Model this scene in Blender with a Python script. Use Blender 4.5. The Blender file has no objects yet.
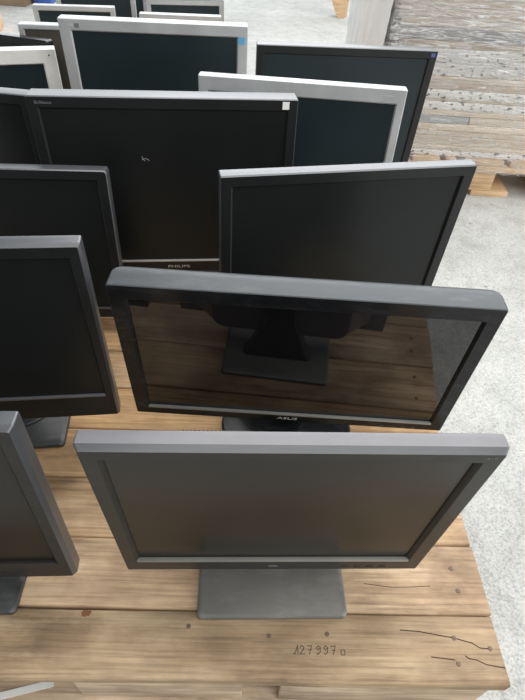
import bpy, bmesh, math, random
from mathutils import Vector, Matrix
random.seed(7)
S = bpy.context.scene
C = S.collection
FLOOR = -0.15

# ---------------------------------------------------------------- materials
def new_mat(name):
    m = bpy.data.materials.new(name); m.use_nodes = True
    nt = m.node_tree
    return m, nt, nt.nodes['Principled BSDF']

def node(nt, typ, **kw):
    n = nt.nodes.new(typ)
    for k, v in kw.items():
        if k in n.inputs: n.inputs[k].default_value = v
        else: setattr(n, k, v)
    return n

def ramp(nt, fac, stops):
    r = nt.nodes.new('ShaderNodeValToRGB')
    els = r.color_ramp.elements
    while len(els) < len(stops): els.new(0.5)
    for e, (p, c) in zip(els, stops):
        e.position = p; e.color = (*c, 1) if len(c) == 3 else c
    nt.links.new(fac, r.inputs[0])
    return r

def mix(nt, fac, a, b, mode='MIX'):
    n = nt.nodes.new('ShaderNodeMix'); n.data_type = 'RGBA'; n.blend_type = mode
    for s, v in ((n.inputs[0], fac), (n.inputs[6], a), (n.inputs[7], b)):
        if isinstance(v, (int, float)): s.default_value = v
        elif isinstance(v, tuple): s.default_value = (*v, 1)
        else: nt.links.new(v, s)
    return n.outputs[2]

def plastic(name, col, rough=.4, spec=.5, metal=0., dust=.0, coat=0., bump=.02, var=.12):
    m, nt, b = new_mat(name)
    tc = node(nt, 'ShaderNodeTexCoord')
    n1 = node(nt, 'ShaderNodeTexNoise', Scale=9., Detail=5., Roughness=.6)
    nt.links.new(tc.outputs['Object'], n1.inputs['Vector'])
    lo = tuple(c*(1-var) for c in col); hi = tuple(min(1, c*(1+var)) for c in col)
    r = ramp(nt, n1.outputs['Fac'], [(.35, lo), (.65, hi)])
    out = r.outputs[0]
    if dust:
        n2 = node(nt, 'ShaderNodeTexNoise', Scale=22., Detail=8., Roughness=.7)
        mp = node(nt, 'ShaderNodeMapping'); mp.inputs['Scale'].default_value = (1, 3, 3)
        nt.links.new(tc.outputs['Object'], mp.inputs[0]); nt.links.new(mp.outputs[0], n2.inputs['Vector'])
        r2 = ramp(nt, n2.outputs['Fac'], [(.5, (0, 0, 0)), (.75, (dust, dust, dust))])
        out = mix(nt, r2.outputs[0], out, (.4, .4, .38))
    nt.links.new(out, b.inputs['Base Color'])
    b.inputs['Metallic'].default_value = metal
    b.inputs['Specular IOR Level'].default_value = spec
    rr = node(nt, 'ShaderNodeMapRange'); rr.inputs[3].default_value = max(.02, rough-.05); rr.inputs[4].default_value = rough+.05
    nt.links.new(n1.outputs['Fac'], rr.inputs[0]); nt.links.new(rr.outputs[0], b.inputs['Roughness'])
    if coat:
        b.inputs['Coat Weight'].default_value = coat; b.inputs['Coat Roughness'].default_value = .04
    if bump:
        n3 = node(nt, 'ShaderNodeTexNoise', Scale=900., Detail=1.)
        nt.links.new(tc.outputs['Object'], n3.inputs['Vector'])
        bp = node(nt, 'ShaderNodeBump', Strength=bump, Distance=.001)
        nt.links.new(n3.outputs['Fac'], bp.inputs['Height']); nt.links.new(bp.outputs[0], b.inputs['Normal'])
    return m

def wood(name, dark, mid, light, rough=.65, grain=1., stain=.5, vert=False):
    m, nt, b = new_mat(name)
    tc = node(nt, 'ShaderNodeTexCoord'); oi = node(nt, 'ShaderNodeObjectInfo')
    mp = node(nt, 'ShaderNodeMapping'); mp.inputs['Scale'].default_value = (1.6, 26, 26) if not vert else (26, 26, 1.6)
    nt.links.new(tc.outputs['Object'], mp.inputs[0])
    off = node(nt, 'ShaderNodeMath', operation='MULTIPLY'); off.inputs[1].default_value = 37.
    nt.links.new(oi.outputs['Random'], off.inputs[0])
    g = node(nt, 'ShaderNodeTexNoise', Scale=2.2, Detail=6., Roughness=.66, Distortion=.25, noise_dimensions='4D')
    nt.links.new(mp.outputs[0], g.inputs['Vector']); nt.links.new(off.outputs[0], g.inputs['W'])
    r = ramp(nt, g.outputs['Fac'], [(.28, dark), (.5, mid), (.74, light)])
    # broad blotches: weathered grey and brown stains
    st = node(nt, 'ShaderNodeTexNoise', Scale=7., Detail=5., Roughness=.6, noise_dimensions='4D')
    mp2 = node(nt, 'ShaderNodeMapping'); mp2.inputs['Scale'].default_value = (1, 1.8, 1.8)
    nt.links.new(tc.outputs['Object'], mp2.inputs[0]); nt.links.new(mp2.outputs[0], st.inputs['Vector']); nt.links.new(off.outputs[0], st.inputs['W'])
    sr = ramp(nt, st.outputs['Fac'], [(.40, (0, 0, 0)), (.60, (stain, stain, stain))])
    c1 = mix(nt, sr.outputs[0], r.outputs[0], tuple(x*.62 for x in (dark[0]*1.1, dark[1]*1.1, dark[2]*1.15)))
    st2 = node(nt, 'ShaderNodeTexNoise', Scale=3.1, Detail=3., noise_dimensions='4D')
    off2 = node(nt, 'ShaderNodeMath', operation='ADD'); off2.inputs[1].default_value = 11.; nt.links.new(off.outputs[0], off2.inputs[0])
    nt.links.new(tc.outputs['Object'], st2.inputs['Vector']); nt.links.new(off2.outputs[0], st2.inputs['W'])
    s2 = ramp(nt, st2.outputs['Fac'], [(.45, (0, 0, 0)), (.7, (.55, .55, .55))])
    c2 = mix(nt, s2.outputs[0], c1, (light[0]*1.0, light[1]*.93, light[2]*.85))
    # fine pores and pale scuffs
    fn = node(nt, 'ShaderNodeTexNoise', Scale=60., Detail=4., Roughness=.7)
    mp3 = node(nt, 'ShaderNodeMapping'); mp3.inputs['Scale'].default_value = (.09, 3.2, 3.2) if not vert else (3.2, 3.2, .09)
    nt.links.new(tc.outputs['Object'], mp3.inputs[0]); nt.links.new(mp3.outputs[0], fn.inputs['Vector'])
    fr = ramp(nt, fn.outputs['Fac'], [(.3, (.55, .52, .49)), (.5, (1, 1, 1)), (.72, (1.25, 1.24, 1.22))])
    c3 = mix(nt, grain*.8, c2, fr.outputs[0], 'MULTIPLY')
    ov = node(nt, 'ShaderNodeMapRange'); ov.inputs[3].default_value = .88; ov.inputs[4].default_value = 1.1
    nt.links.new(oi.outputs['Random'], ov.inputs[0])
    c3 = mix(nt, 1., c3, oi.outputs['Color'], 'MULTIPLY')
    hs = node(nt, 'ShaderNodeHueSaturation'); nt.links.new(ov.outputs[0], hs.inputs['Value']); nt.links.new(c3, hs.inputs['Color'])
    nt.links.new(hs.outputs[0], b.inputs['Base Color'])
    b.inputs['Roughness'].default_value = rough
    b.inputs['Specular IOR Level'].default_value = .35
    bp = node(nt, 'ShaderNodeBump', Strength=.35, Distance=.002)
    nt.links.new(g.outputs['Fac'], bp.inputs['Height']); nt.links.new(bp.outputs[0], b.inputs['Normal'])
    return m

def concrete():
    m, nt, b = new_mat('concrete_floor')
    tc = node(nt, 'ShaderNodeTexCoord')
    n1 = node(nt, 'ShaderNodeTexNoise', Scale=230., Detail=3., Roughness=.75)
    n2 = node(nt, 'ShaderNodeTexNoise', Scale=2.3, Detail=6., Roughness=.65)
    n3 = node(nt, 'ShaderNodeTexNoise', Scale=14., Detail=7., Roughness=.7)
    for n in (n1, n2, n3): nt.links.new(tc.outputs['Object'], n.inputs['Vector'])
    r1 = ramp(nt, n1.outputs['Fac'], [(.34, (.62, .63, .62)), (.5, (.95, .95, .94)), (.64, (1.12, 1.12, 1.1))])
    r2 = ramp(nt, n2.outputs['Fac'], [(.3, (.41, .42, .41)), (.7, (.53, .535, .52))])
    r3 = ramp(nt, n3.outputs['Fac'], [(.3, (.78, .78, .77)), (.55, (1, 1, 1))])
    c = mix(nt, 1., r2.outputs[0], r1.outputs[0], 'MULTIPLY')
    c = mix(nt, 1., c, r3.outputs[0], 'MULTIPLY')
    sp = node(nt, 'ShaderNodeTexVoronoi', Scale=9.); nt.links.new(tc.outputs['Object'], sp.inputs['Vector'])
    rs = ramp(nt, sp.outputs['Distance'], [(.03, (.35, .35, .34)), (.06, (1, 1, 1))])
    c = mix(nt, .8, c, rs.outputs[0], 'MULTIPLY')
    nt.links.new(c, b.inputs['Base Color'])
    b.inputs['Roughness'].default_value = .8; b.inputs['Specular IOR Level'].default_value = .15
    bp = node(nt, 'ShaderNodeBump', Strength=.25, Distance=.002)
    nt.links.new(n1.outputs['Fac'], bp.inputs['Height']); nt.links.new(bp.outputs[0], b.inputs['Normal'])
    return m

def screen(name, col, rough, spec=.5, tint=None):
    m, nt, b = new_mat(name)
    tc = node(nt, 'ShaderNodeTexCoord')
    n = node(nt, 'ShaderNodeTexNoise', Scale=5., Detail=4., Roughness=.6)
    nt.links.new(tc.outputs['Object'], n.inputs['Vector'])
    r = ramp(nt, n.outputs['Fac'], [(.3, tuple(c*.85 for c in col)), (.7, tuple(c*1.15 for c in col))])
    nt.links.new(r.outputs[0], b.inputs['Base Color'])
    b.inputs['Specular IOR Level'].default_value = spec
    rr = node(nt, 'ShaderNodeMapRange'); rr.inputs[3].default_value = rough*.9; rr.inputs[4].default_value = rough*1.1
    nt.links.new(n.outputs['Fac'], rr.inputs[0]); nt.links.new(rr.outputs[0], b.inputs['Roughness'])
    return m

def speckle(name, base, dot, scale=55.):
    m, nt, b = new_mat(name)
    tc = node(nt, 'ShaderNodeTexCoord')
    mp = node(nt, 'ShaderNodeMapping'); mp.inputs['Scale'].default_value = (1, 1, 1.6)
    nt.links.new(tc.outputs['Object'], mp.inputs[0])
    n = node(nt, 'ShaderNodeTexNoise', Scale=scale, Detail=2., Roughness=.5)
    nt.links.new(mp.outputs[0], n.inputs['Vector'])
    r = ramp(nt, n.outputs['Fac'], [(.36, dot), (.42, base)])
    n2 = node(nt, 'ShaderNodeTexNoise', Scale=6., Detail=4.); nt.links.new(tc.outputs['Object'], n2.inputs['Vector'])
    r2 = ramp(nt, n2.outputs['Fac'], [(.3, (.8, .79, .77)), (.7, (1.05, 1.05, 1.04))])
    nt.links.new(mix(nt, 1., r.outputs[0], r2.outputs[0], 'MULTIPLY'), b.inputs['Base Color'])
    b.inputs['Roughness'].default_value = .6
    return m

def film():
    m, nt, b = new_mat('stretch_film')
    nt.nodes.remove(b)
    out = nt.nodes['Material Output']
    tc = node(nt, 'ShaderNodeTexCoord')
    mp = node(nt, 'ShaderNodeMapping'); mp.inputs['Scale'].default_value = (2.4, 2.4, 22.); mp.inputs['Rotation'].default_value = (0, .35, 0)
    nt.links.new(tc.outputs['Object'], mp.inputs[0])
    n = node(nt, 'ShaderNodeTexNoise', Scale=3.2, Detail=7., Roughness=.68, Distortion=1.2)
    nt.links.new(mp.outputs[0], n.inputs['Vector'])
    bp = node(nt, 'ShaderNodeBump', Strength=1., Distance=.03)
    nt.links.new(n.outputs['Fac'], bp.inputs['Height'])
    tr = node(nt, 'ShaderNodeBsdfTransparent'); tr.inputs[0].default_value = (.97, .97, .97, 1)
    gl = node(nt, 'ShaderNodeBsdfGlossy', Roughness=.16); nt.links.new(bp.outputs[0], gl.inputs['Normal'])
    df = node(nt, 'ShaderNodeBsdfDiffuse'); df.inputs[0].default_value = (.9, .9, .9, 1); nt.links.new(bp.outputs[0], df.inputs['Normal'])
    m1 = node(nt, 'ShaderNodeMixShader'); m1.inputs[0].default_value = .45
    nt.links.new(df.outputs[0], m1.inputs[1]); nt.links.new(gl.outputs[0], m1.inputs[2])
    r = ramp(nt, n.outputs['Fac'], [(.30, (.05, .05, .05)), (.45, (.13, .13, .13)), (.49, (.8, .8, .8)), (.53, (.14, .14, .14)), (.63, (.2, .2, .2)), (.67, (.75, .75, .75)), (.71, (.2, .2, .2))])  # narrow opaque bands paint white glints along the creases
    # more wraps of film towards the top, with stronger painted glints
    sx = node(nt, 'ShaderNodeSeparateXYZ'); nt.links.new(tc.outputs['Object'], sx.inputs[0])
    zr = node(nt, 'ShaderNodeMapRange'); zr.inputs[1].default_value = .22; zr.inputs[2].default_value = .45; zr.inputs[3].default_value = .9; zr.inputs[4].default_value = 2.3
    nt.links.new(sx.outputs[2], zr.inputs[0])
    r = node(nt, 'ShaderNodeMath', operation='MULTIPLY', use_clamp=True)
    nt.links.new(nt.nodes['Color Ramp'].outputs[0], r.inputs[0]); nt.links.new(zr.outputs[0], r.inputs[1])
    m2 = node(nt, 'ShaderNodeMixShader')
    nt.links.new(r.outputs[0], m2.inputs[0]); nt.links.new(tr.outputs[0], m2.inputs[1]); nt.links.new(m1.outputs[0], m2.inputs[2])
    nt.links.new(m2.outputs[0], out.inputs['Surface'])
    return m

def flat(name, col, rough=.5, metal=0.):
    return plastic(name, col, rough, .5, metal, bump=0, var=.05)

M = dict(
    black=plastic('black_plastic', (.014, .015, .015), .42, .5),
    charcoal=plastic('lit_charcoal_plastic', (.115, .115, .128), .30, .9, dust=.06),  # paler than the bezel: overhead light on the casing put into the colour
    slate=plastic('slate_plastic', (.05, .054, .06), .30, .9, dust=.03),
    rim=plastic('pale_lit_rim_plastic', (.22, .22, .20), .3, .6),  # pale tone paints the highlight caught by the screen's lower lip
    front=plastic('shaded_bezel_plastic', (.024, .0225, .0205), .36, .3, dust=.03),  # darker than the casing: shade on the front face put into the colour
    dim=plastic('black_bezel_plastic', (.012, .0135, .014), .36, .35),
    satin=plastic('dusty_satin_plastic', (.032, .038, .042), .40, .5, dust=.1),
    gloss=plastic('gloss_black_plastic', (.009, .010, .011), .16, .25, coat=0., dust=.05, bump=0),
    silver=plastic('silver_plastic', (.47, .485, .49), .34, .5, metal=.25),
    white=plastic('white_plastic', (.72, .72, .69), .4),
    grey_base=plastic('grey_base_plastic', (.14, .138, .125), .34, .6, dust=.2),
    dark_base=plastic('dark_base_plastic', (.03, .032, .033), .36, .6, dust=.1),
    scr=screen('matte_screen', (.0115, .0135, .0132), .30, .25),
    scr_front=screen('worn_matte_screen', (.015, .0125, .0095), .25, .35),
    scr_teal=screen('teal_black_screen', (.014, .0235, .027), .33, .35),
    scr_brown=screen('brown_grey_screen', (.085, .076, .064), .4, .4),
    scr_gloss=screen('glossy_screen', (.004, .004, .005), .03, .8),
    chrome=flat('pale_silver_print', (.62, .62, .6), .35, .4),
    faint_print=flat('faint_grey_print', (.42, .42, .42), .5),
    dim_print=flat('dim_grey_print', (.16, .17, .17), .5),
    blue=flat('blue_sticker_vinyl', (.08, .36, .62), .45),
    deep_blue=flat('deep_blue_sticker_vinyl', (.07, .09, .28), .45),
    paper=flat('white_sticker_paper', (.8, .8, .76), .6),
    rubber=flat('black_rubber', (.01, .01, .01), .8),
    deck=wood('worn_pallet_wood', (.31, .215, .135), (.56, .435, .30), (.74, .62, .475), stain=.8),
    pine=wood('fresh_pine', (.48, .30, .16), (.66, .46, .27), (.78, .60, .40), stain=.25),
    sheet=wood('raw_sheet_wood', (.58, .46, .34), (.78, .67, .54), (.88, .81, .71), stain=.08),
    brown_sheet=wood('brown_sheet_wood', (.44, .35, .28), (.60, .50, .40), (.72, .63, .54), stain=.15),
    grey_sheet=wood('grey_sheet_wood', (.27, .28, .29), (.38, .39, .40), (.5, .51, .52), stain=.15),
    speck=speckle('speckled_white_board', (.86, .85, .82), (.10, .09, .09)),
    iron=flat('rusty_nail_iron', (.16, .11, .08), .6, .3),
    ink=flat('dark_marker_ink', (.08, .06, .045), .8),
    crack=flat('dark_wood_crack', (.06, .03, .015), .9),
    stain=flat('red_brown_stain', (.17, .07, .03), .8),
    wall=plastic('painted_hall_wall', (.62, .63, .62), .7, .2, bump=0), concrete=concrete(), film=film(), milky=plastic('milky_film', (.9, .91, .91), .3, .5, bump=0, var=.04),
    card=plastic('brown_cardboard', (.30, .22, .15), .8, .2, bump=0),
    orange=plastic('orange_wood_panel', (.70, .42, .25), .6, .3, bump=0),
    crate=plastic('blue_crate_plastic', (.05, .12, .42), .5, .4, bump=0),
)

# ---------------------------------------------------------------- mesh helpers
def obj(name, bm, mat, parent=None, loc=None, smooth=True, angle=35):
    bmesh.ops.recalc_face_normals(bm, faces=bm.faces)
    me = bpy.data.meshes.new(name); bm.to_mesh(me); bm.free()
    for m in (mat if isinstance(mat, (list, tuple)) else [mat]): me.materials.append(m)
    o = bpy.data.objects.new(name, me); C.objects.link(o)
    if parent: o.parent = parent
    if loc: o.location = loc
    if smooth:
        me.shade_smooth() if hasattr(me, 'shade_smooth') else None
        me.set_sharp_from_angle(angle=math.radians(angle))
    return o

def thing(name, label, cat, loc=(0, 0, 0), rz=0., group=None):
    o = bpy.data.objects.new(name, None); C.objects.link(o)
    o.location = loc; o.rotation_euler = (0, 0, rz); o.empty_display_size = .05
    o['label'] = label; o['category'] = cat
    if group: o['group'] = group
    return o

def tag(o, label, cat, group=None, kind=None):
    if label: o['label'] = label
    if cat: o['category'] = cat
    if group: o['group'] = group
    if kind: o['kind'] = kind
    return o

def box(bm, x0, x1, y0, y1, z0, z1, bev=0., seg=2, mat=0):
    r = bmesh.ops.create_cube(bm, size=1)
    vs = r['verts']
    for v in vs:
        v.co = Vector(((x0+x1)/2+v.co.x*(x1-x0), (y0+y1)/2+v.co.y*(y1-y0), (z0+z1)/2+v.co.z*(z1-z0)))
    es = list({e for v in vs for e in v.link_edges}); fs = list({f for v in vs for f in v.link_faces})
    for f in fs: f.material_index = mat
    if bev:
        bmesh.ops.bevel(bm, geom=es, offset=bev, segments=seg, affect='EDGES', profile=.5)
    return vs

def rrect(x0, x1, z0, z1, r, n=5):
    """closed rounded rectangle, counter-clockwise seen from -y; r = one radius or (bl, br, tr, tl)"""
    rs = r if isinstance(r, tuple) else (r,)*4
    pts = []
    for (cx, cz, sx, sz, a0, rr) in ((x0, z0, 1, 1, 180, rs[0]), (x1, z0, -1, 1, 270, rs[1]), (x1, z1, -1, -1, 0, rs[2]), (x0, z1, 1, -1, 90, rs[3])):
        for i in range(n+1):
            a = math.radians(a0+90*i/n)
            pts.append((cx+sx*rr+rr*math.cos(a), cz+sz*rr+rr*math.sin(a)))
    return pts

def loft(bm, loops, cap0=False, cap1=False):
    rows = [[bm.verts.new(p) for p in L] for L in loops]
    n = len(rows[0])
    for a, b in zip(rows, rows[1:]):
        for i in range(n):
            bm.faces.new((a[i], a[(i+1) % n], b[(i+1) % n], b[i]))
    if cap0: bm.faces.new(rows[0])
    if cap1: bm.faces.new(rows[-1])
    return rows

def ribbon(bm, pts, w, z0, z1, mat=0):
    """flat polyline strip lying in xy, between z0 and z1"""
    for (a, b) in zip(pts, pts[1:]):
        a = Vector(a); b = Vector(b); d = (b-a)
        if d.length < 1e-6: continue
        d.normalize(); n = Vector((-d.y, d.x))*w/2; e = d*w*.35
        q = [a-e+n, a-e-n, b+e-n, b+e+n]
        lo = [bm.verts.new((p.x, p.y, z0)) for p in q]; hi = [bm.verts.new((p.x, p.y, z1)) for p in q]
        fs = [bm.faces.new(hi)] + [bm.faces.new((lo[i], lo[(i+1) % 4], hi[(i+1) % 4], hi[i])) for i in range(4)]
        for f in fs: f.material_index = mat

def text_bm(s, width, height, depth=.0004, shear=0.):
    cu = bpy.data.curves.new('text_tmp', 'FONT'); cu.body = s; cu.extrude = .01; cu.shear = shear; cu.resolution_u = 3
    o = bpy.data.objects.new('text_tmp', cu); C.objects.link(o)
    dg = bpy.context.evaluated_depsgraph_get()
    me = bpy.data.meshes.new_from_object(o.evaluated_get(dg))
    bm = bmesh.new(); bm.from_mesh(me)
    xs = [v.co.x for v in bm.verts]; ys = [v.co.y for v in bm.verts]; zs = [v.co.z for v in bm.verts]
    for v in bm.verts:
        v.co = Vector(((v.co.x-min(xs))/(max(xs)-min(xs))*width-width/2, (v.co.z-max(zs))/(max(zs)-min(zs))*-depth-depth*.9, (v.co.y-min(ys))/(max(ys)-min(ys))*height-height/2))
    bpy.data.objects.remove(o); bpy.data.curves.remove(cu); bpy.data.meshes.remove(me)
    return bm

# ---------------------------------------------------------------- monitor
def monitor(label, x, y, zb, yaw, tilt, W, H, t, L, R_, T, B, case, scr, bezel=None, base=('rect', .21, .19, .045), base_mat=None,
            chamf=(.0015, .003), plan=0., corner=.002, back_corner=None, lip=.0025, recess=.004, name='computer_monitor', depth_back=.022, neckmat=None,
            bx=0., lipmat=None, chamf_mat=None, bulge=.06, btop=.07, neckw=.07):
    bezel = bezel or case; base_mat = base_mat or case
    root = thing(name, label, 'monitor', (x, y, 0), math.radians(yaw), 'monitors set out on the pallets')
    ta = math.radians(tilt)
    PM = Matrix.Translation((0, 0, zb)) @ Matrix.Rotation(-ta, 4, 'X')
    def at(o): o.matrix_local = PM; return o
    # front frame: rim round the screen, flat face, chamfer, short outer side
    fd = min(.012, t*.4)
    n = 6; co, cd = chamf
    def ring(x0, x1, z0, z1, r, d): return [(px, d, pz) for px, pz in rrect(x0, x1, z0, z1, r, n)]
    ix0, ix1, iz0, iz1 = -W/2+L, W/2-R_, B, H-T
    loops = [ring(ix0+lip, ix1-lip, iz0+lip, iz1-lip, .0008, recess+.002),
             ring(ix0+lip, ix1-lip, iz0+lip, iz1-lip, .0008, recess),
             ring(ix0+lip*.3, ix1-lip*.3, iz0+lip*.3, iz1-lip*.3, .0012, recess*.35),
             ring(ix0, ix1, iz0, iz1, .0015, 0.0006),
             ring(ix0-.0008, ix1+.0008, iz0-.0008, iz1+.0008, .002, 0),
             ring(-W/2, W/2, 0, H, corner, 0),
             ring(-W/2-co, W/2+co, -co, H+co, corner+.0006, cd),
             ring(-W/2-co, W/2+co, -co, H+co, corner+.0006, fd+cd)]
    bm = bmesh.new(); rws = loft(bm, loops)
    bm.faces.ensure_lookup_table(); npt = len(loops[0])
    for k in range(npt*5, len(bm.faces)): bm.faces[k].material_index = 2 if k < npt*6 and chamf_mat else 1
    at(obj('bezel', bm, [bezel, case, chamf_mat or case], root, angle=22))
    # back shell
    o = co; bc = back_corner if back_corner is not None else corner
    hl = [ring(-W/2-o+.0003, W/2+o-.0003, -o+.0003, H+o-.0003, corner+.0006, fd+cd)]
    pr = plan or .0022
    for q in range(0, 7):
        a = math.pi/2*q/6
        ins = pr*(1-math.cos(a)); iz = min(pr, .0035)*(1-math.cos(a))
        hl.append(ring(-W/2-o+.0004+ins, W/2+o-.0004-ins, -o+.0004+iz, H+o-.0004-iz, corner+.0006+(bc-corner)*q/6, t-pr+pr*math.sin(a)))
    hl += [
          ring(-W/2+.006+plan, W/2-.006-plan, .006, H-.006, bc, t),
          ring(-W/2+.03, W/2-.03, min(.03, bulge*.6), H-btop*.5, .02, t+.003),
          ring(-W/2+.075, W/2-.075, bulge, H-btop, .025, t+depth_back),
          ring(-W/2+.085, W/2-.085, bulge+.01, H-btop-.01, .025, t+depth_back+.002)]
    bm = bmesh.new(); loft(bm, hl, cap1=True); at(obj('housing', bm, case, root, angle=25))
    # screen panel
    bm = bmesh.new(); box(bm, ix0+lip*.5, ix1-lip*.5, recess+.001, recess+.004, iz0+lip*.5, iz1-lip*.5)
    at(obj('screen', bm, scr, root, smooth=False))
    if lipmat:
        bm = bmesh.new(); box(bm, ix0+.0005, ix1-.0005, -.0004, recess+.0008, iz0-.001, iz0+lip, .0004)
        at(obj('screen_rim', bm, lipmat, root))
    # stand
    kind, bw, bd, by = base
    by = by
    bm = bmesh.new()
    if kind == 'rect':
        for (gx, gd, z) in ((0, 0, 0),):
            lp = lambda ins, z: [(px+bx, pz+by, z) for px, pz in rrect(-bw/2+ins, bw/2-ins, -bd/2+ins, bd/2-ins, .008, 5)]
            loft(bm, [lp(.002, 0), lp(0, .0015), lp(0, .006), lp(.0015, .008), lp(.004, .009)], True, True)
    else:
        k = 56
        lp = lambda s, z: [(bx+bw/2*s*math.cos(2*math.pi*i/k), by+bd/2*s*math.sin(2*math.pi*i/k), z) for i in range(k)]
        loft(bm, [lp(.985, 0), lp(1, .0015), lp(1, .005), lp(.97, .009), lp(.6, .014), lp(.3, .018)], True, True)
    bo = obj('base', bm, base_mat, root, angle=30)
    # neck from the base up to the back of the shell
    P1 = PM @ Vector((0, t+depth_back*.9, H*.47)); P0 = Vector((bx, max(by+.012, P1.y+.012), .006))
    bm = bmesh.new()
    def sec(c, w, d): return [(c.x+px, c.y+pz, c.z) for px, pz in rrect(-w/2, w/2, -d/2, d/2, d*.3, 4)]
    mid = P0.lerp(Vector((bx, P1.y+.02, P1.z)), .6)
    loft(bm, [sec(P0, neckw*1.2, .034), sec(P0+Vector((0, 0, .02)), neckw, .03), sec(mid, .06, .026), sec(Vector((bx, P1.y+.018, P1.z+.03)), .06, .026)], True, True)
    obj('neck', bm, neckmat or case, root)
    bm = bmesh.new(); box(bm, -.045, .045, -.004, .022, -.045, .045, .006)
    hg = obj('hinge', bm, neckmat or case, root); hg.location = (P1.x, P1.y-.002, P1.z); hg.rotation_euler = (-ta, 0, 0)
    root['_'] = 0; del root['_']
    return root, PM, bo

def on_panel(root, PM, name, bm, mat, u, v, d=0., label=None):
    o = obj(name, bm, mat, root); o.matrix_local = PM @ Matrix.Translation((u, d, v))
    if label: o['label'] = label
    return o

def plate(w, h, t=.0006):
    bm = bmesh.new(); box(bm, -w/2, w/2, -t, 0, -h/2, h/2); return bm

def buttons(root, PM, us, v, mat, top=False, d=0.):
    for u in us:
        bm = bmesh.new(); box(bm, -.005, .005, -.001, .001, -.0018, .0018, .0006)
        on_panel(root, PM, 'button', bm, mat, u, v, d)

def vents(root, PM, x0, x1, n, z, d, mat):
    bm = bmesh.new()
    for i in range(n):
        x = x0+(x1-x0)*i/(n-1)
        box(bm, x-.0010, x+.0010, d-.0012, d+.0006, z-.002, z+.0012)
    o = obj('vent_ribs', bm, mat, root, smooth=False); o.matrix_local = PM

# ---------------- near row
r, PM, b = monitor('dark grey square monitor frontmost on the pallet, its whole rectangular stand plate showing', .036, .313, .054, 3.9, -5.0, .410, .328, .0228,
    .016, .018, .0165, .031, M['charcoal'], M['scr_front'], bezel=M['front'], base=('rect', .215, .185, .043), base_mat=M['grey_base'], chamf=(.004, .007), lip=.0035, recess=.005, lipmat=M['rim'], chamf_mat=M['slate'], depth_back=.055, neckmat=M['dark_base'], bulge=.02, btop=.15, neckw=.12)  # slate chamfer paints its shade below the brighter top
vents(r, PM, -.108, -.045, 17, .3300, .0224, M['black'])
on_panel(r, PM, 'model_print', text_bm('S19', .010, .003), M['dim_print'], .193, .3215)
on_panel(r, PM, 'logo', plate(.012, .003), M['dim_print'], -.002, .014, label='small grey mark under the screen')
buttons(r, PM, (.10, .118, .136, .154), .010, M['black'])

r, PM, b = monitor('glossy black widescreen monitor with rounded top corners, boards mirrored in its screen', .054, .5655, .073, .1, -5.5, .530, .2980, .042,
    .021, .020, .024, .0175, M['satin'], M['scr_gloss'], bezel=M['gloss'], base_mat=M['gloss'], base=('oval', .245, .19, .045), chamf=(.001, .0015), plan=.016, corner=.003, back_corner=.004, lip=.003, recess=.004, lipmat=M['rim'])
on_panel(r, PM, 'logo', text_bm('ASUS', .036, .0065, shear=.15), M['chrome'], -.004, .0085, label='silver brand lettering')
buttons(r, PM, (.16, .178, .196, .214), .006, M['black'])

r, PM, b = monitor('black monitor turned slightly left directly behind the glossy mirror-like widescreen', .124, .811, .072, 13.8, -2.8, .429, .356, .024,
    .017, .018, .017, .032, M['slate'], M['scr'], bezel=M['dim'], base=('rect', .21, .17, .04), base_mat=M['dark_base'])
buttons(r, PM, (.12, .138, .156), .012, M['black'])

r, PM, b = monitor('wide black monitor with white square sticker in its top right corner', -.210, .996, .066, 8.0, 1.9, .502, .381, .046,
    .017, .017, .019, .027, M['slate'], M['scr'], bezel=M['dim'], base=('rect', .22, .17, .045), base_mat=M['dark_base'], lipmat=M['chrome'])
on_panel(r, PM, 'logo', text_bm('PHILIPS', .050, .0062), M['chrome'], .0025, .0132, label='pale brand lettering')
on_panel(r, PM, 'model_print', text_bm('Brilliance', .030, .0055), M['dim_print'], -.222, .3715)
on_panel(r, PM, 'sticker', plate(.013, .014), M['paper'], .2285, .3715, label='white square sticker')
bm = bmesh.new()
for a, c in (((-.006, .006), (-.003, -.001)), ((-.003, -.001), (.0, -.004)), ((.001, .002), (.008, -.003)), ((-.007, -.001), (.0, .001))):
    A = Vector(a); Bv = Vector(c); d = (Bv-A).normalized(); nn = Vector((-d.y, d.x))*.0005
    bm.faces.new([bm.verts.new((p.x, -.0003, p.y)) for p in (A+nn, A-nn, Bv-nn, Bv+nn)])
on_panel(r, PM, 'scratch', bm, M['chrome'], -.049, .2646, .005, label='pale scratch on the screen')

r, PM, b = monitor('black monitor at left edge, second from front, round ring on its stand plate', -.447, .528, .071, 8.6, -1.3, .410, .345, .025,
    .012, .012, .017, .050, M['slate'], M['scr'], bezel=M['dim'], base=('rect', .205, .19, .082), base_mat=M['dark_base'], chamf=(.003, .006), lip=.003, lipmat=M['charcoal'])
bm = bmesh.new()
k = 48
rows = []
for i in range(k):
    a = 2*math.pi*i/k
    rows.append([bm.verts.new(((.078+.003*math.cos(q))*math.cos(a), (.078+.003*math.cos(q))*math.sin(a), .0035*math.sin(q))) for q in [2*math.pi*j/8 for j in range(8)]])
for i in range(k):
    for j in range(8):
        bm.faces.new((rows[i][j], rows[(i+1) % k][j], rows[(i+1) % k][(j+1) % 8], rows[i][(j+1) % 8]))
obj('swivel_ring', bm, M['dark_base'], b, (0, .107, .010))
buttons(r, PM, (.11, .128, .146, .164), .014, M['black'])

r, PM, b = monitor('dark grey monitor cut off by left edge, nearest the front on that side', -.449, .272, .045, 4.8, 1.8, .410, .319, .026,
    .014, .014, .016, .034, M['slate'], M['scr_front'], bezel=M['front'], base=('rect', .25, .18, .055), base_mat=M['dark_base'], chamf=(.004, .007), lip=.0035, lipmat=M['front'], chamf_mat=M['slate'])
buttons(r, PM, (.10, .118, .136), .012, M['black'])

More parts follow.
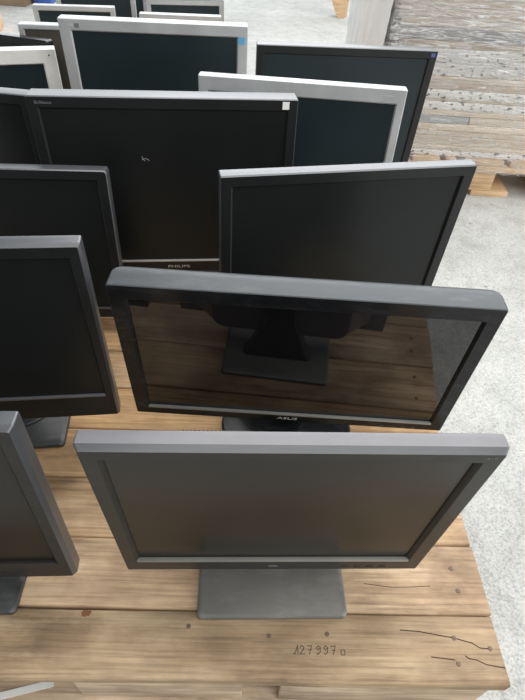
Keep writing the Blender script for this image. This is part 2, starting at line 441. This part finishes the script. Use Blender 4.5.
r, PM, b = monitor('black monitor at left edge in front of white-stickered wide monitor, third from front', -.508, .827, .043, 5.2, 4.5, .420, .320, .028,
    .016, .016, .016, .022, M['slate'], M['scr'], bezel=M['dim'], base=('rect', .2, .16, .05), base_mat=M['dark_base'], corner=.005, lipmat=M['slate'])

r, PM, b = monitor('black monitor at left edge directly beside the white-stickered wide monitor', -.727, 1.066, .06, -3.7, 0, .470, .360, .035,
    .017, .017, .018, .028, M['slate'], M['scr'], bezel=M['dim'], base=('rect', .2, .16, .05), base_mat=M['dark_base'])

r, PM, b = monitor('silver-framed monitor with dark screen in front of tall black monitor on right', .047, 1.157, .080, -1.6, 2.5, .439, .360, .030,
    .017, .0155, .027, .03, M['silver'], M['scr_teal'], base=('rect', .2, .16, .05), base_mat=M['silver'], chamf=(.002, .004))
on_panel(r, PM, 'model_print', plate(.022, .003), M['faint_print'], .185, .347)

# ---------------- rows on the far pallet
r, PM, b = monitor('large black monitor in front of wrapped board stack, tiny blue sticker at top right', .171, 1.545, .063, 5.8, -4.1, .477, .365, .029,
    .018, .019, .018, .03, M['slate'], M['scr_teal'], bezel=M['dim'], base=('rect', .21, .17, .055), base_mat=M['dark_base'])
on_panel(r, PM, 'sticker', plate(.011, .009), M['deep_blue'], .2275, .356, label='tiny dark blue sticker')

r, PM, b = monitor('large silver monitor with bright blue sticker at screen corner, back centre', -.312, 1.428, .089, 4.7, -1.2, .450, .389, .035,
    .025, .0225, .0225, .03, M['silver'], M['scr_teal'], base=('oval', .2, .16, .06), base_mat=M['silver'], chamf=(.0015, .003))
on_panel(r, PM, 'sticker', plate(.015, .0155), M['blue'], .2115, .3585, label='bright blue square sticker')
on_panel(r, PM, 'logo', plate(.011, .009), M['dim_print'], -.183, .3765, label='small dark grey emblem')
on_panel(r, PM, 'model_print', plate(.010, .003), M['chrome'], -.196, .3762)

r, PM, b = monitor('white-framed monitor at left edge with tiny dark dot on its corner', -.770, 1.378, .06, 18.8, -.2, .410, .340, .035,
    .031, .031, .031, .035, M['white'], M['scr_teal'], base=('rect', .19, .12, .04), base_mat=M['white'], chamf=(.001, .002), depth_back=.01)
bm = bmesh.new(); bmesh.ops.create_cone(bm, cap_ends=True, segments=14, radius1=.0022, radius2=.0018, depth=.0012, matrix=Matrix.Rotation(math.pi/2, 4, 'X'))
on_panel(r, PM, 'indicator_dot', bm, M['rubber'], .190, .327, -.0003, label='tiny dark dot')

r, PM, b = monitor('black monitor with rounded edge just behind the white-framed monitor at left', -.782, 1.535, .056, -13., 1, .34, .345, .028,
    .016, .016, .016, .03, M['gloss'], M['scr'], base=('oval', .18, .12, .05), base_mat=M['dark_base'], corner=.006, back_corner=.02, depth_back=.01)

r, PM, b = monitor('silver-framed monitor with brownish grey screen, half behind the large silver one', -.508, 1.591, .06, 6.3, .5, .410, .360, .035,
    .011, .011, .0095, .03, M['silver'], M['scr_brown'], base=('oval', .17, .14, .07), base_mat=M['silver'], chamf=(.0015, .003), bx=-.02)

def small(label, x, y, zb, yaw, tilt, W, H, side, T, case=None, scr='scr_teal', bez='silver'):
    return monitor(label, x, y, zb, yaw, tilt, W, H, .035, side, side, T, .024, case or M['silver'], M[scr], bezel=M[bez],
                   base=('oval', .15, .12, .045), base_mat=case or M['silver'], chamf=(.0015, .003))
small('small white-silver monitor behind the brownish-screened one, top left', -.818, 2.328, .040, 9.0, .4, .306, .275, .0145, .0145)
small('silver monitor reaching the top edge just behind the small white-silver one', -.80, 2.56, .055, 8.0, .4, .325, .30, .0165, .016)
small('silver-edged monitor farthest back, only its right rim showing beside another silver monitor', -.79, 2.74, .060, 8.0, .4, .33, .31, .0165, .016)
small('small silver monitor with black back and wide screen, upper one at top centre', -.412, 2.514, .044, 11.2, .2, .318, .281, .0165, .0165, case=M['black'])
small('low silver monitor directly behind the blue-stickered one, only its top strip showing', -.396, 2.288, .041, 5.7, 0, .309, .276, .012, .018)

# ---------------------------------------------------------------- pallets
YAW = math.radians(2.4216)
def rot(x, y): return (x*math.cos(YAW)-y*math.sin(YAW), x*math.sin(YAW)+y*math.cos(YAW))
DT = .022
def board_bm(lx, ly, t, bev=.002, sub=14, seed=0, wob=.0012):
    """plank running along x with slightly uneven edges"""
    rnd = random.Random(seed)
    bm = bmesh.new(); rows = []
    prof = [(-ly/2, -t), (-ly/2, -bev), (-ly/2+bev, 0), (ly/2-bev, 0), (ly/2, -bev), (ly/2, -t)]
    e0 = e1 = 0
    for i in range(sub+1):
        x = -lx/2+lx*i/sub
        e0 = .7*e0+rnd.uniform(-wob, wob); e1 = .7*e1+rnd.uniform(-wob, wob)
        rows.append([bm.verts.new((x, yy+(e0 if yy < 0 else e1), zz)) for yy, zz in prof])
    n = len(prof)
    for a, c in zip(rows, rows[1:]):
        for j in range(n): bm.faces.new((a[j], a[(j+1) % n], c[(j+1) % n], c[j]))
    bm.faces.new(rows[0]); bm.faces.new(rows[-1])
    return bm

X0, X1 = -.83, .372
def make_pallet(label, y0, boards, seed, detail=True):
    # local frame: x across, y away; origin on the floor at the front centre
    cx = (X0+X1)/2
    wx, wy = rot(cx, y0)
    root = thing('pallet', label, 'pallet', (wx, wy, FLOOR), YAW, 'wooden pallets carrying the monitors')
    top = -FLOOR
    out = []
    rnd = random.Random(seed)
    for i, (a, c) in enumerate(boards):
        dx = rnd.uniform(-.004, .004)
        o = obj('deck_board', board_bm(X1-X0, c-a, DT, seed=seed*50+i), M['deck'], root, (dx, (a+c)/2-y0, top), angle=50)
        out.append((o, dx, (a+c)/2))
    depth = boards[-1][1]-y0
    for sx, w in ((-.55, .1), (.122, .1), (.55, .1)):
        bm = bmesh.new(); box(bm, -w/2, w/2, 0, depth-.012, -.022, 0, .001)
        o = obj('stringer_board', bm, M['deck'], root, (sx, .008, top-DT-.0005))
    bm = bmesh.new(); box(bm, X0-cx, X1-cx, .002, .10, 0, .022, .002); obj('bottom_board', bm, M['deck'], root)
    blocks = [(.122, .236), (.443, .300), (-.55, .1)]
    for fx, (bxc, bw) in enumerate(blocks):
        for fy in (.008, depth/2-.07, depth-.15):
            w = bw if fy == .008 else min(bw, .14)
            bm = bmesh.new(); box(bm, -w/2, w/2, 0, .14, .0225 if fy == .008 else 0, top-DT-.023, .002)
            obj('block', bm, M['deck'], root, (bxc, fy, 0))
    return root, out

b1 = [(.1843, .2718), (.2747, .3765), (.3793, .4825)]
y = .4852
while y < 1.37:
    b1.append((y, y+.1015)); y += .1043
TINT = [(.78, .73, .645), (.97, .90, .82), (.92, .82, .70), (1.0, .84, .62), (.95, .77, .55), (.95, .82, .66)]
near, nb = make_pallet('near wooden pallet of worn planks carrying the black monitors, handwritten number in front', .1843, b1, 3)
b2 = [(y+.012+.104*i, y+.012+.104*i+.0995) for i in range(12)]
far, fb = make_pallet('second pallet of planks behind the first, under the silver monitors', b2[0][0], b2, 9)

for i, q in enumerate(nb+fb): q[0].color = (*TINT[i if i < 6 else 2+i % 4], 1)
def nail(board, px, py, big=1.):
    o, dx, yc = board
    bm = bmesh.new()
    bmesh.ops.create_cone(bm, cap_ends=True, segments=12, radius1=.0034*big, radius2=.0028*big, depth=.0012)
    n = obj('nail', bm, M['iron'], o, (px-dx-(X0+X1)/2, py-yc, .0003))
for px, py in ((.3079, .2421), (.3057, .2095), (.3557, .2293), (.0452, .2402), (.1272, .2441), (-.068, .2511)): nail(nb[0], px, py)
for px, py in ((.3295, .3409), (.3314, .3072)): nail(nb[1], px, py, 1.15)
for i in (2, 3, 4, 5):
    for q in (.025, -.025): nail(nb[i], .331, nb[i][2]+q)
def on_board(board, name, strokes, w, mat, h=.0003, label=None):
    o, dx, yc = board
    bm = bmesh.new()
    for s in strokes: ribbon(bm, [(px-dx-(X0+X1)/2, py-yc) for px, py in s], w, -.0002, h)
    q = obj(name, bm, mat, o, smooth=False)
    if label: q['label'] = label
on_board(nb[0], 'crack', [[(.2324, .2512), (.26, .2496), (.285, .2455), (.3079, .2421), (.322, .2383), (.332, .236), (.3416, .2298), (.3555, .2288)],
                          [(.27, .2175), (.3019, .2143)], [(.318, .2195), (.322, .2165), (.333, .2145), (.345, .209), (.369, .2056)]], .0013, M['crack'])
on_board(nb[1], 'crack', [[(.19, .3150), (.23, .3105), (.262, .3115), (.29, .3135)]], .0009, M['crack'])
# handwritten 127 997 and a little square
tx, ty, dw, dh = .0775, .2235, .0093, .0108
def glyph(ch, ox):
    G = {'1': [[(0, .0), (.5, 1), (.5, 1), (.55, .0)]],
         '2': [[(.05, .75), (.3, 1), (.75, .85), (.6, .5), (.0, .02), (.85, .05)]],
         '7': [[(.05, .95), (.85, 1), (.4, .0)], [(.2, .5), (.8, .5)]],
         '9': [[(.8, .8), (.45, 1), (.1, .75), (.35, .5), (.8, .78), (.75, .3), (.3, .0), (.1, .12)]],
         ',': [[(.1, .1), (.45, .0)]],
         'o': [[(.1, .0), (.1, .55), (.75, .55), (.75, .0), (.1, .0)]]}[ch]
    return [[(ox+px*dw*.85, ty-dh/2+py*dh) for px, py in s] for s in G]
st = []
ox = tx
for ch, adv in ((',', .35), ('1', .75), ('2', 1.05), ('7', 1.35), ('9', 1.1), ('9', 1.1), ('7', 1.45), ('o', 0)):
    st += glyph(ch, ox); ox += adv*dw
on_board(nb[0], 'handwriting', st, .0009, M['ink'], label='handwritten number 127 997 in dark marker')
# red-brown stain near the left front boards
def blot(board, px, py, rx, ry, seed):
    o, dx, yc = board; rnd = random.Random(seed); bm = bmesh.new(); k = 26
    vs = []
    for i in range(k):
        a = 2*math.pi*i/k; q = 1+rnd.uniform(-.25, .25)
        vs.append(bm.verts.new((px-dx-(X0+X1)/2+rx*q*math.cos(a)+.25*ry*math.sin(a), py-yc+ry*q*math.sin(a), .0002)))
    bm.faces.new(vs)
    obj('stain', bm, M['stain'], o, smooth=False)['label'] = 'red-brown stain'
blot(nb[0], -.214, .2655, .007, .0045, 3)

# strap on the floor under the front edge
bm = bmesh.new(); ribbon(bm, [(-.285, .196), (-.37, .171)], .010, FLOOR+.0222, FLOOR+.0235)
tag(obj('packing_strap', bm, M['paper'], smooth=False), 'white plastic strap lying under the front edge of the near pallet', 'strap')

# ---------------------------------------------------------------- wrapped board stack on its own pallet
SX0, SX1, SY0, SD = .352, 1.152, 1.915, 1.2
root = thing('pallet', 'pale pine pallet under the film-wrapped stack of boards', 'pallet', (SX0, SY0, FLOOR), 0)
def pbox(name, x0, x1, y0, y1, z0, z1):
    bm = bmesh.new(); box(bm, x0, x1, y0, y1, z0, z1, .0025)
    obj(name, bm, M['pine'], root)
W8 = SX1-SX0
for x0, x1 in ((0, .1), (W8/2+.02, W8/2+.165), (W8-.1, W8)): pbox('bottom_board', x0, x1, .0, SD, .0, .022)
for x0, x1 in ((0, .1), (W8/2-.04, W8/2+.092), (W8-.1, W8)):
    for y0 in (.0, SD/2-.07, SD-.145): pbox('block', x0, x1, y0+.002, y0+.143, .0225, .098)
for y0 in (0., SD/2-.07, SD-.145): pbox('stringer_board', 0, W8, y0-.004, y0+.141, .0985, .120)
for x0, x1 in ((0, .145), (.165, .265), (.29, .325), (.36, .505), (.53, .63), (.655, .8)): pbox('deck_board', x0, x1, 0, SD, .1205, .142)
z = FLOOR+.1425
rnd = random.Random(5)
kinds = ['speck', 'sheet', 'sheet', 'brown_sheet', 'sheet', 'sheet', 'grey_sheet', 'sheet', 'speck', 'sheet', 'speck', 'brown_sheet', 'sheet', 'speck', 'speck', 'brown_sheet', 'grey_sheet', 'sheet', 'brown_sheet', 'sheet', 'speck', 'sheet', 'sheet']
thick = [.020, .021, .017, .016, .022, .022, .026, .020, .028, .010, .030, .022, .018, .044, .038, .022, .036, .026, .030, .026, .024, .026, .03]
LAB = {'speck': 'white board with black specks', 'sheet': 'raw pale beige wood board', 'brown_sheet': 'brown wood board', 'grey_sheet': 'slate grey board'}
gaps = 0
for k, (kd, th) in enumerate(zip(kinds, thick)):
    a = rnd.uniform(-.012, .012); f = rnd.uniform(0, .012)
    bm = bmesh.new()
    if kd == 'grey_sheet' and k < 10:
        box(bm, 0, .31, 0, SD-.03, 0, th-.001, .0012)
    else:
        box(bm, 0, W8-.03, 0, SD-.03, 0, th-.001, .0012)
    o = obj('wood_board', bm, M[kd], None, (SX0+.02+a, SY0+.01+f, z))
    tag(o, LAB[kd]+' lying in the film-wrapped stack', 'board', LAB[kd].replace('board', 'boards')+' in the wrapped stack')
    if kd == 'grey_sheet' and k < 10:
        bm = bmesh.new(); box(bm, 0, W8-.03-.315, 0, SD-.03, 0, th-.001, .0012)
        o = obj('wood_board', bm, M['sheet'], None, (SX0+.02+a+.315, SY0+.01+f, z))
        tag(o, LAB['sheet']+' lying in the film-wrapped stack', 'board', 'raw pale beige wood boards in the wrapped stack')
    z += th
ZT = z
# stretch film shell round the stack, with creases
bm = bmesh.new()
from mathutils import noise
nx, nz = 90, 60
def filmpt(s, zz):
    per = [(SX0-.012, SY0-.022), (SX1+.012, SY0-.022), (SX1+.012, SY0+SD+.012), (SX0-.012, SY0+SD+.012)]
    s = (s % 1)*4; i = int(s); q = s-i
    a = Vector(per[i]); c = Vector(per[(i+1) % 4]); p = a.lerp(c, q); d = (c-a).normalized(); nn = Vector((d.y, -d.x))
    h = noise.noise(Vector((p.x*3+zz*2.2, p.y*3, zz*17)))*.006+noise.noise(Vector((p.x*9-zz*6, p.y*9, zz*40)))*.003
    p = p+nn*(.004+h)
    return Vector((p.x, p.y, zz))
rows = [[bm.verts.new(filmpt(i/(nx*4), FLOOR+.10+(ZT+.012-FLOOR-.10)*j/nz)) for i in range(nx*4)] for j in range(nz+1)]
for a, c in zip(rows, rows[1:]):
    for i in range(nx*4): bm.faces.new((a[i], a[(i+1) % (nx*4)], c[(i+1) % (nx*4)], c[i]))
fo = obj('stretch_film', bm, M['film'], angle=180)
tag(fo, 'clear wrinkled stretch film wrapped round the board stack', 'plastic film')

bm = bmesh.new()
ny, nz = 70, 40
rows = [[bm.verts.new((SX0-.024+noise.noise(Vector((5, i*.21, j*.13)))*.006+noise.noise(Vector((9, i*.5+j*.4, j*.33)))*.004, SY0-.026+(SD+.02)*i/ny, FLOOR+.10+(ZT-FLOOR-.09)*j/nz)) for i in range(ny+1)] for j in range(nz+1)]
for a, c in zip(rows, rows[1:]):
    for i in range(ny): bm.faces.new((a[i], a[i+1], c[i+1], c[i]))
obj('film_layers', bm, M['milky'], fo, angle=180)['label'] = 'milky doubled film over the left side of the stack'
# ---------------------------------------------------------------- far floor clutter
def prism(name, label, cat, mat, loc, rot_, dims, bev=.004):
    bm = bmesh.new(); box(bm, -dims[0]/2, dims[0]/2, -dims[1]/2, dims[1]/2, 0, dims[2], bev)
    o = obj(name, bm, mat, None, loc); o.rotation_euler = rot_; tag(o, label, cat); return o
# board standing on one corner far behind
bm = bmesh.new()
pr = [(-.03, 0), (.025, .0), (.035, .9), (-.5, .9)]
lo = [bm.verts.new((px, 0, pz)) for px, pz in pr]; hi = [bm.verts.new((px+.03, .10, pz)) for px, pz in pr]
bm.faces.new(lo); bm.faces.new(hi)
for i in range(4): bm.faces.new((lo[i], lo[(i+1) % 4], hi[(i+1) % 4], hi[i]))
tag(obj('wooden_board', bm, M['pine'], None, (.45, 4.8, FLOOR), smooth=False), 'pale wooden board standing on its corner on the far floor', 'board')
prism('cardboard_box', 'brown cardboard box on the floor at far top left', 'box', M['card'], (-2.43, 4.80, FLOOR), (0, 0, 0), (.98, .6, .35))
prism('plastic_crate', 'blue plastic crate beside the brown box at far top left', 'crate', M['crate'], (-1.86, 4.80, FLOOR), (0, 0, .05), (.13, .4, .3))
prism('timber_offcut', 'orange-toned timber offcut at left edge of the floor', 'timber', M['orange'], (-1.97, 3.75, FLOOR), (0, 0, .3), (.28, .3, .11))

# ---------------------------------------------------------------- floor
bm = bmesh.new(); box(bm, -9, 9, -5, 14, FLOOR-.05, FLOOR)
tag(obj('floor', bm, M['concrete'], smooth=False), None, None, kind='structure')

bm = bmesh.new(); box(bm, -9, 9, 13.8, 14, FLOOR, 6.5)
tag(obj('wall_back', bm, M['wall'], smooth=False), None, None, kind='structure')

# ---------------------------------------------------------------- camera
f_px = 516.914; pitch = math.radians(44.1105); roll = math.radians(3.7196)
Fv = Vector((0, math.cos(pitch), -math.sin(pitch))); Rv = Vector((1, 0, 0)); Uv = Rv.cross(Fv)
R2 = math.cos(roll)*Rv+math.sin(roll)*Uv; U2 = -math.sin(roll)*Rv+math.cos(roll)*Uv
cd = bpy.data.cameras.new('camera'); cam = bpy.data.objects.new('camera', cd); C.objects.link(cam)
cam.matrix_world = Matrix(((R2.x, U2.x, -Fv.x, 0), (R2.y, U2.y, -Fv.y, 0), (R2.z, U2.z, -Fv.z, .79), (0, 0, 0, 1)))
cd.sensor_fit = 'VERTICAL'; cd.sensor_height = 36; cd.lens = f_px/700*36; cd.clip_start = .02
S.camera = cam

# ---------------------------------------------------------------- light
w = bpy.data.worlds.new('World'); S.world = w; w.use_nodes = True
bg = w.node_tree.nodes['Background']; bg.inputs[0].default_value = (.92, .97, 1, 1); bg.inputs[1].default_value = .30
def area(name, loc, target, sx, sy, L, col=(1, 1, 1)):
    l = bpy.data.lights.new(name, 'AREA'); l.shape = 'RECTANGLE'; l.size = sx; l.size_y = sy
    l.energy = L*math.pi*sx*sy/ (1); l.color = col
    o = bpy.data.objects.new(name, l); C.objects.link(o); o.location = loc
    o.rotation_euler = (Vector(target)-Vector(loc)).to_track_quat('-Z', 'Y').to_euler()
    return o
area('roof_skylight', (1.0, 2.0, 5.), (.8, 1.2, 0), 6, 4.5, 3.4, (1, .985, .965))
area('back_skylight', (1.5, 6.6, 4.6), (0, .8, 0), 8, 3.5, 4.6, (.95, .97, 1))
area('far_gate', (0, 12.5, 3.6), (0, 0, .3), 15, 4.5, 2.4, (.95, .97, 1))
area('side_gate', (4.2, 1.4, 1.6), (0, .6, 0), 3.4, 3., 2.5, (1, .985, .97))
area('front_gate', (4.4, -1.8, 1.9), (.6, 1.6, 0), 3.4, 3., 4.0, (1, .985, .97))
area('near_skylight', (1.0, -3.2, 5.), (.5, 1.2, 0), 6, 3, 2.8, (1, .985, .965))

S.view_settings.view_transform = 'Standard'; S.view_settings.look = 'None'
S.view_settings.gamma = 1; S.view_settings.use_curve_mapping = False
S.view_settings.exposure = 0.
